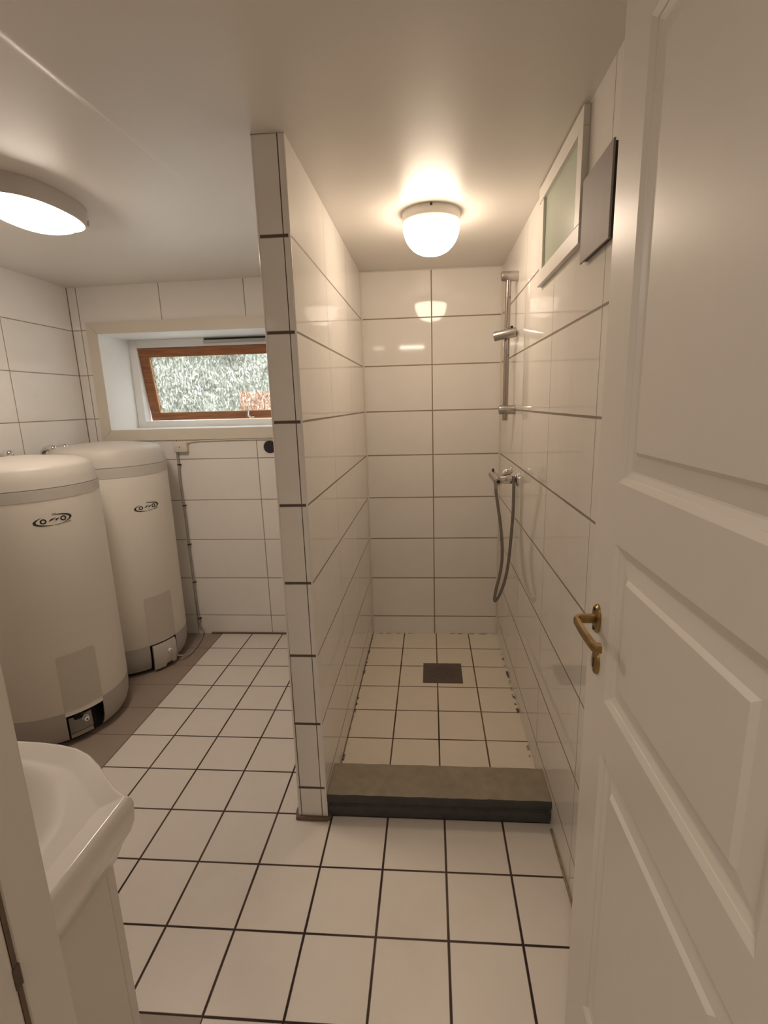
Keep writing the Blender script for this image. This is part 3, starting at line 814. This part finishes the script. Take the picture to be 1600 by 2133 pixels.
# ------------------------------------------------------------------ shower rail
RX, RY = 1.321, 1.12
t = thing('shower_rail', 'brushed steel shower rail with sliding holder on the right wall', 'shower rail', (RX, RY, 1.34))
bm = BM(); tube(bm, [(RX-0.003, RY, 1.345), (RX, RY, 1.99)], 0.0124, 28); obj('rail', bm, M_rail, t, smooth=40)
for z in (1.9795, 1.394):
    bm = BM(); tube(bm, [(XR, RY, z), (XR-0.001, RY, z), (RX-0.026, RY, z), (RX-0.031, RY, z), (RX-0.033, RY, z)], [0.0205, 0.0212, 0.0212, 0.0195, 0.016], 32)
    obj('wall_bracket', bm, M_satin, t, smooth=40)
bm = BM()
tube(bm, [(RX-0.062, RY-0.012, 1.722), (RX-0.060, RY-0.012, 1.7225), (RX+0.028, RY-0.040, 1.736), (RX+0.032, RY-0.041, 1.7365), (RX+0.034, RY-0.042, 1.7368)], [0.0175, 0.0205, 0.0212, 0.0200, 0.0165], 32)
sl = obj('sliding_holder', bm, M_satin, t, smooth=40)
bm = BM(); tube(bm, [(RX+0.014, RY-0.034, 1.752), (RX+0.014, RY-0.034, 1.764)], 0.0065, 16); obj('lock_button', bm, M_dark, sl, smooth=40)
bm = BM(); box(bm, RX-0.060, RX-0.044, RY-0.018, RY-0.006, 1.738, 1.746, bev=0.002); obj('slot_edge', bm, M_satin, sl)

# ------------------------------------------------------------------ shower mixer with hose
MY = 1.0; MZ = 1.088
t = thing('shower_mixer', 'small chrome shower mixer on the right wall with looped metal hose', 'shower tap', (XR, MY, MZ))
bm = BM(); lathe(bm, [(0, 0), (0.037, 0), (0.037, -0.004), (0.033, -0.009), (0.020, -0.012), (0, -0.012)], seg=48, axis='x', base=(XR, MY, MZ-0.004)); obj('wall_plate', bm, M_chrome, t, smooth=35)
bm = BM()
tube(bm, [(XR-0.008, MY, MZ), (XR-0.030, MY, MZ)], 0.014, 24)
tube(bm, [(XR-0.030, MY-0.002, MZ), (XR-0.052, MY-0.002, MZ)], 0.0185, 6)
tube(bm, [(XR-0.050, MY-0.002, MZ), (XR-0.085, MY-0.010, MZ-0.002)], 0.0125, 24)
tube(bm, [(XR-0.066, MY-0.006, MZ-0.012), (XR-0.084, MY-0.008, MZ-0.013)], 0.0135, 6)
tube(bm, [(XR-0.026, MY+0.010, MZ-0.022), (XR-0.062, MY+0.006, MZ-0.018)], 0.009, 20)
obj('mixer_body', bm, M_chrome, t, smooth=35)
bm = BM()   # lever cap on top of the body
tube(bm, [(XR-0.072, MY-0.004, MZ+0.014), (XR-0.060, MY-0.002, MZ+0.026), (XR-0.040, MY, MZ+0.031), (XR-0.026, MY, MZ+0.028)], [0.006, 0.014, 0.0165, 0.010], 24)
tube(bm, [(XR-0.034, MY, MZ+0.032), (XR-0.030, MY-0.004, MZ+0.048), (XR-0.029, MY-0.005, MZ+0.051)], [0.009, 0.0065, 0.003], 16)
obj('control_cap', bm, M_chrome, t, smooth=45)
bm = BM()   # hand shower holder cylinder
hp0, hp1 = Vector((1.250, MY+0.020, MZ+0.016)), Vector((1.268, MY-0.062, MZ-0.008))
dv = (hp1-hp0).normalized()
tube(bm, [hp0, hp0+dv*0.002, hp1-dv*0.002, hp1], [0.0155, 0.0185, 0.0195, 0.0170], 32)
hh = obj('hose_holder', bm, M_satin, t, smooth=40)
bm = BM(); tube(bm, [hp1+dv*0.0002, hp1+dv*0.0012], 0.0085, 24); obj('holder_bore', bm, M_dark, hh)
bm = BM(); tube(bm, [hp0+Vector((0.002, -0.012, 0.014)), hp0+Vector((0.002, -0.012, 0.026))], 0.005, 14); obj('stop_pin', bm, M_dark, hh)
bm = BM(); tube(bm, [(1.262, MY-0.025, MZ-0.012), (1.262, MY-0.023, MZ-0.044)], [0.011, 0.0085], 20); obj('hose_nut', bm, M_satin, t, smooth=40)
# hose: spiral-wound metal, smooth centreline through control points
cps = [(1.343, MY-0.012, MZ+0.010), (1.3445, MY-0.014, MZ-0.03), (1.345, MY-0.012, 0.97), (1.343, MY-0.008, 0.88), (1.337, MY, 0.76), (1.328, MY, 0.66), (1.312, MY, 0.575), (1.292, MY, 0.515), (1.276, MY-0.004, 0.4875), (1.268, MY-0.008, 0.487),
       (1.2665, MY-0.010, 0.503), (1.274, MY-0.014, 0.555), (1.287, MY-0.02, 0.62), (1.296, MY-0.024, 0.70), (1.294, MY-0.026, 0.79), (1.286, MY-0.026, 0.87), (1.273, MY-0.024, 0.96), (1.264, MY-0.022, 1.02), (1.262, MY-0.023, 1.046)]
def catmull(P_, n):
    P_ = [Vector(p) for p in P_]; P_ = [P_[0]*2-P_[1]]+P_+[P_[-1]*2-P_[-2]]; out = []
    for i in range(1, len(P_)-2):
        a, b, c, d = P_[i-1:i+3]
        for k in range(n):
            s = k/n; out.append(0.5*((2*b)+(c-a)*s+(2*a-5*b+4*c-d)*s*s+(3*b-a-3*c+d)*s**3))
    out.append(P_[-2]); return out
cl = catmull(cps, 40)
# resample at fixed pitch with alternating radius (ribs)
res = [cl[0]]; acc = 0
for a, b in zip(cl, cl[1:]):
    L_ = (b-a).length; s = 0
    while acc+(L_-s) >= 0.0011:
        s += 0.0011-acc; acc = 0; res.append(a.lerp(b, s/L_))
    acc += L_-s
rad = [(0.0074, 0.0078, 0.0074, 0.0060)[i % 4] for i in range(len(res))]
bm = BM(); tube(bm, res, rad, 14, mi=(0, 0, 1, 1)); obj('hose', bm, [plain('hose_steel', (0.46, 0.42, 0.38), rough=0.22, metal=1.0), plain('hose_groove', (0.035, 0.028, 0.024), rough=0.5)], t, smooth=80)

# ------------------------------------------------------------------ vent plate
t = thing('vent_plate', 'square grey metal vent plate on the right wall beside the small high window', 'vent cover', (XR, 0.02, 1.87))
bm = BM(); box(bm, 1.3505, 1.3555, -0.086, 0.122, 1.773, 1.965, bev=0.0012); obj('cover_panel', bm, M_vent, t)
bm = BM(); box(bm, 1.3556, XR, -0.083, 0.112, 1.777, 1.960); obj('mounting_rim', bm, M_ventside, t)

# ------------------------------------------------------------------ floor drain
t = thing('floor_drain', 'square dark metal drain grate in the shower floor', 'drain', (1.016, 1.134, 0.0107))
bm = BM(); box(bm, 0.912, 1.120, 1.036, 1.232, 0.008, 0.0132, bev=0.0012); fr = obj('drain_plate', bm, M_drain, t)
bm = BM()
lathe(bm, [(0.078, 0.0130), (0.080, 0.0146), (0.083, 0.0146), (0.085, 0.0130)], seg=64, base=(1.018, 1.132, 0)); lathe(bm, [(0.0, 0.0138), (0.077, 0.0136)], seg=64, base=(1.018, 1.132, 0))
gr = obj('drain_grate', bm, M_drain, t, smooth=40)
bm = BM()
for ring_, n in ((0.014, 6), (0.026, 12), (0.038, 18), (0.050, 24), (0.062, 30)):
    for k in range(n):
        a = 2*PI*k/n+ring_*9
        lathe(bm, [(0, 0.0142), (0.0024, 0.0142), (0.0024, 0.0137)], seg=8, base=(1.018+ring_*math.cos(a), 1.132+ring_*math.sin(a), 0))
ho_ = obj('drain_holes', bm, M_dark, gr); ho_['kind'] = 'stuff'

# ------------------------------------------------------------------ shower threshold
t = thing('shower_threshold', 'low concrete step with dark grey front edge at the shower entry', 'step', (0.98, 0.27, 0))
bm = BM()
n = 30; x0, x1 = XP1+0.001, XR-0.001
pf = [(0.343, 0.0), (0.343, 0.096), (0.338, 0.100), (0.19, 0.100), (0.1870, 0.0985)]
pf2 = [(0.1870, 0.0985), (0.1845, 0.093), (0.1840, 0.075), (0.187, 0.066), (0.197, 0.061), (0.2020, 0.057), (0.197, 0.053), (0.1885, 0.048), (0.1868, 0.038), (0.189, 0.020), (0.1955, 0.006), (0.199, 0.0)]
def extr(bm, pf):
    rows = []
    for i in range(n+1):
        x = x0+(x1-x0)*i/n
        rows.append([bm.verts.new((x, y+0.0008*math.sin(i*2.1+z*60), z+(0.0007*math.sin(i*1.3+y*50) if z > 0.001 else 0))) for y, z in pf])
    for a, b in zip(rows, rows[1:]):
        for k in range(len(pf)-1): bm.faces.new((a[k], a[k+1], b[k+1], b[k]))
    return rows
rows = extr(bm, pf+[(0.30, 0.0)])
bm.faces.new(rows[0]); bm.faces.new(rows[-1][::-1])
obj('step_top', bm, M_thr, t, smooth=30)
bm = BM(); rows = extr(bm, pf2+[(0.22, 0.0), (0.22, 0.0975)]); bm.faces.new(rows[0]); bm.faces.new(rows[-1][::-1])
obj('step_nosing', bm, M_thr2, t, smooth=40)

# ------------------------------------------------------------------ washbasin
BX0, BX1 = -0.184, 0.4500; BYb = YF+0.0085; BYc = -0.600; bcx = (BX0+BX1)/2
FR = [(0.0, -0.457), (0.05, -0.4585), (0.10, -0.464), (0.14, -0.4735), (0.175, -0.489), (0.211, -0.514), (0.25, -0.546), (0.278, -0.5665), (0.295, -0.5765), (0.31, -0.583), (0.33, -0.590)]
def front(x):     # plan curve of the front edge
    a = abs(x-bcx)
    for (p, u), (q, v) in zip(FR, FR[1:]):
        if a <= q: return u+(v-u)*(a-p)/(q-p)
    return FR[-1][1]
t = thing('washbasin', 'white porcelain washbasin with bowed front beside the door frame', 'washbasin', (bcx, BYb, 0.8))
bm = BM()
nu, nv = 120, 80; ZR = 0.800
def basin_z(x, y):
    fy = front(x)
    # bowl
    ex = (x-bcx)/0.245; ey = (y-(-0.690))/(0.190)
    q = ex*ex+ey*ey
    z = ZR
    # rim lip
    d = min(x-BX0, BX1-x, fy-y)
    z += 0.0
    tt = max(0.0, min(1.0, (1-math.sqrt(q))/0.60)); z -= 0.095*tt*tt*(3-2*tt)
    # gentle slope towards the bowl from the outer lip
    z -= 0.010*max(0, min(1, (d-0.008)/0.035))
    if d < 0.008: z -= 0.006*((0.008-d)/0.008)**2
    return z
def xx(i):
    s = i/nu; s = 0.5-0.5*math.cos(PI*s) if True else s
    return BX0+(BX1-BX0)*s
grid = []
for i in range(nu+1):
    x = xx(i); col = []; fy = front(x)
    for j in range(nv+1):
        s = j/nv; s = 1-(1-s)**1.5
        y = BYb+(fy-BYb)*s
        col.append(bm.verts.new((x, y, basin_z(x, y))))
    grid.append(col)
for i in range(nu):
    for j in range(nv): bm.faces.new((grid[i][j], grid[i+1][j], grid[i+1][j+1], grid[i][j+1]))
# skirt: outline loop lowered and drawn inwards
loop = [grid[0][j] for j in range(nv+1)]+[grid[i][nv] for i in range(1, nu+1)]+[grid[nu][j] for j in range(nv-1, -1, -1)]
prev = loop
for dz, ins in ((0.010, -0.0025), (0.025, -0.002), (0.045, 0.000), (0.062, 0.006), (0.082, 0.018), (0.1078, 0.028)):
    cur = []
    for v in loop:
        x, y = v.co.x, v.co.y
        kx = (x-bcx)/((BX1-BX0)/2)
        nxn = x - ins*kx if abs(kx) > 0.02 else x
        ny = y - ins*1.0*max(0, (y-BYb)/(-BYb-0.46)) if y > BYb+0.01 else y
        cur.append(bm.verts.new((nxn, ny, ZR-0.006-dz)))
    for k in range(len(loop)-1): bm.faces.new((prev[k], prev[k+1], cur[k+1], cur[k]))
    prev = cur
bm.faces.new(prev)
obj('bowl', bm, M_porc, t, smooth=70)
bm = BM()
lathe(bm, [(0, 0.001), (0.020, 0.001), (0.023, -0.001), (0.023, -0.004)], seg=32, base=(bcx, -0.69, ZR-0.1045)); obj('drain_ring', bm, M_chrome, t, smooth=40)

# vanity cabinet below
t = thing('vanity_cabinet', 'glossy white cabinet carrying the washbasin', 'cabinet', (bcx, BYb, 0))
bm = BM(); cx1 = 0.4205; cx0 = 2*bcx-cx1; cyf = -0.612
box(bm, cx0, cx1, BYb, cyf-0.019, 0.0, 0.686, bev=0.001)
obj('cabinet_body', bm, M_cab, t)
for s in (0, 1):
    a = cx0+(bcx-cx0)*0+0.001 if s == 0 else bcx+0.001
    b = bcx-0.001 if s == 0 else cx1-0.0005
    bm = BM(); box(bm, a, b, cyf-0.0185, cyf, 0.02, 0.6855, bev=0.0015); dr = obj('cabinet_door', bm, M_cab, t)
    kx = bcx-0.03 if s == 0 else bcx+0.03
    bm = BM(); lathe(bm, [(0.005, 0.0), (0.005, 0.012), (0.011, 0.016), (0.012, 0.022), (0.008, 0.026), (0, 0.026)], seg=24, axis='y', base=(kx, cyf, 0.60)); obj('knob', bm, M_chrome, dr, smooth=40)

# ------------------------------------------------------------------ electrics on the window wall
t = thing('junction_box', 'small cream junction box under the left half of the window', 'junction box', (-0.52, YB, 1.215))
bm = BM(); box(bm, -0.566, -0.486, YB-0.030, YB, 1.184, 1.246, bev=0.004, seg=3); jb = obj('box_shell', bm, M_cream, t, smooth=40)
bm = BM(); lathe(bm, [(0, 0), (0.0035, 0), (0.003, -0.001), (0, -0.001)], seg=14, axis='y', base=(-0.529, YB-0.030, 1.214)); obj('cover_screw', bm, M_dark, jb)
t = thing('clipped_cable', 'grey cable clipped down the tiled wall from the junction box to the floor', 'cable', (-0.556, YB, 0.6))
bm = BM()
cpt = catmull([(-0.5565, YB-0.012, 1.188), (-0.5570, YB-0.010, 1.11), (-0.5590, YB-0.012, 1.0), (-0.556, YB-0.010, 0.87), (-0.552, YB-0.010, 0.74), (-0.553, YB-0.010, 0.61), (-0.550, YB-0.010, 0.48), (-0.549, YB-0.010, 0.36), (-0.546, YB-0.010, 0.23), (-0.543, YB-0.010, 0.11), (-0.540, YB-0.012, 0.05)], 10)
tube(bm, cpt, 0.0068, 12); obj('cable_sheath', bm, M_cable, t, smooth=60)
for z, x in ((1.108, -0.557), (0.855, -0.5555), (0.606, -0.553), (0.357, -0.549), (0.109, -0.543)):
    bm = BM(); box(bm, x-0.006, x+0.014, YB-0.019, YB, z-0.003, z+0.003, bev=0.0015); obj('cable_clip', bm, M_dark, t)
t = thing('thin_cable', 'thin grey cable curving over the brown floor tiles to the far tank', 'cable', (-0.48, YB-0.2, 0.0))
bm = BM()
cpt = catmull([(-0.534, YB-0.012, 0.055), (-0.520, YB-0.02, 0.030), (-0.508, YB-0.06, 0.010), (-0.492, YB-0.13, 0.007), (-0.480, YB-0.22, 0.007), (-0.478, YB-0.29, 0.010), (-0.492, YB-0.34, 0.028), (-0.512, YB-0.365, 0.045)], 10)
tube(bm, cpt, 0.0042, 10); obj('cable_sheath', bm, M_cable, t, smooth=60)
t = thing('thin_cable', 'thin cream cable running under the window casing to the round hole', 'cable', (-0.2, YB, 1.245))
bm = BM()
cpt = catmull([(-0.486, YB-0.010, 1.238), (-0.45, YB-0.008, 1.2445), (-0.38, YB-0.008, 1.2480), (-0.25, YB-0.008, 1.2495), (-0.14, YB-0.008, 1.2505), (-0.05, YB-0.008, 1.2505), (0.005, YB-0.008, 1.2495), (0.032, YB-0.008, 1.246), (0.044, YB-0.007, 1.234), (0.043, YB-0.004, 1.222)], 8)
tube(bm, cpt, 0.0036, 10); obj('cable_sheath', bm, M_cream, t, smooth=60)
t = thing('wall_sleeve', 'round dark pipe sleeve in the tiled wall below the window by the partition', 'pipe opening', (0.012, YB, 1.2))
bm = BM(); lathe(bm, [(0.036, 0.0), (0.039, -0.0015), (0.042, -0.0025), (0.044, 0.0)], seg=48, axis='y', base=(0.012, YB, 1.2025)); obj('sleeve_ring', bm, M_cream, t, smooth=40)
bm = BM(); lathe(bm, [(0, -0.0010), (0.0375, -0.0010)], seg=48, axis='y', base=(0.012, YB, 1.2025)); obj('sleeve_hollow', bm, M_dark, t)
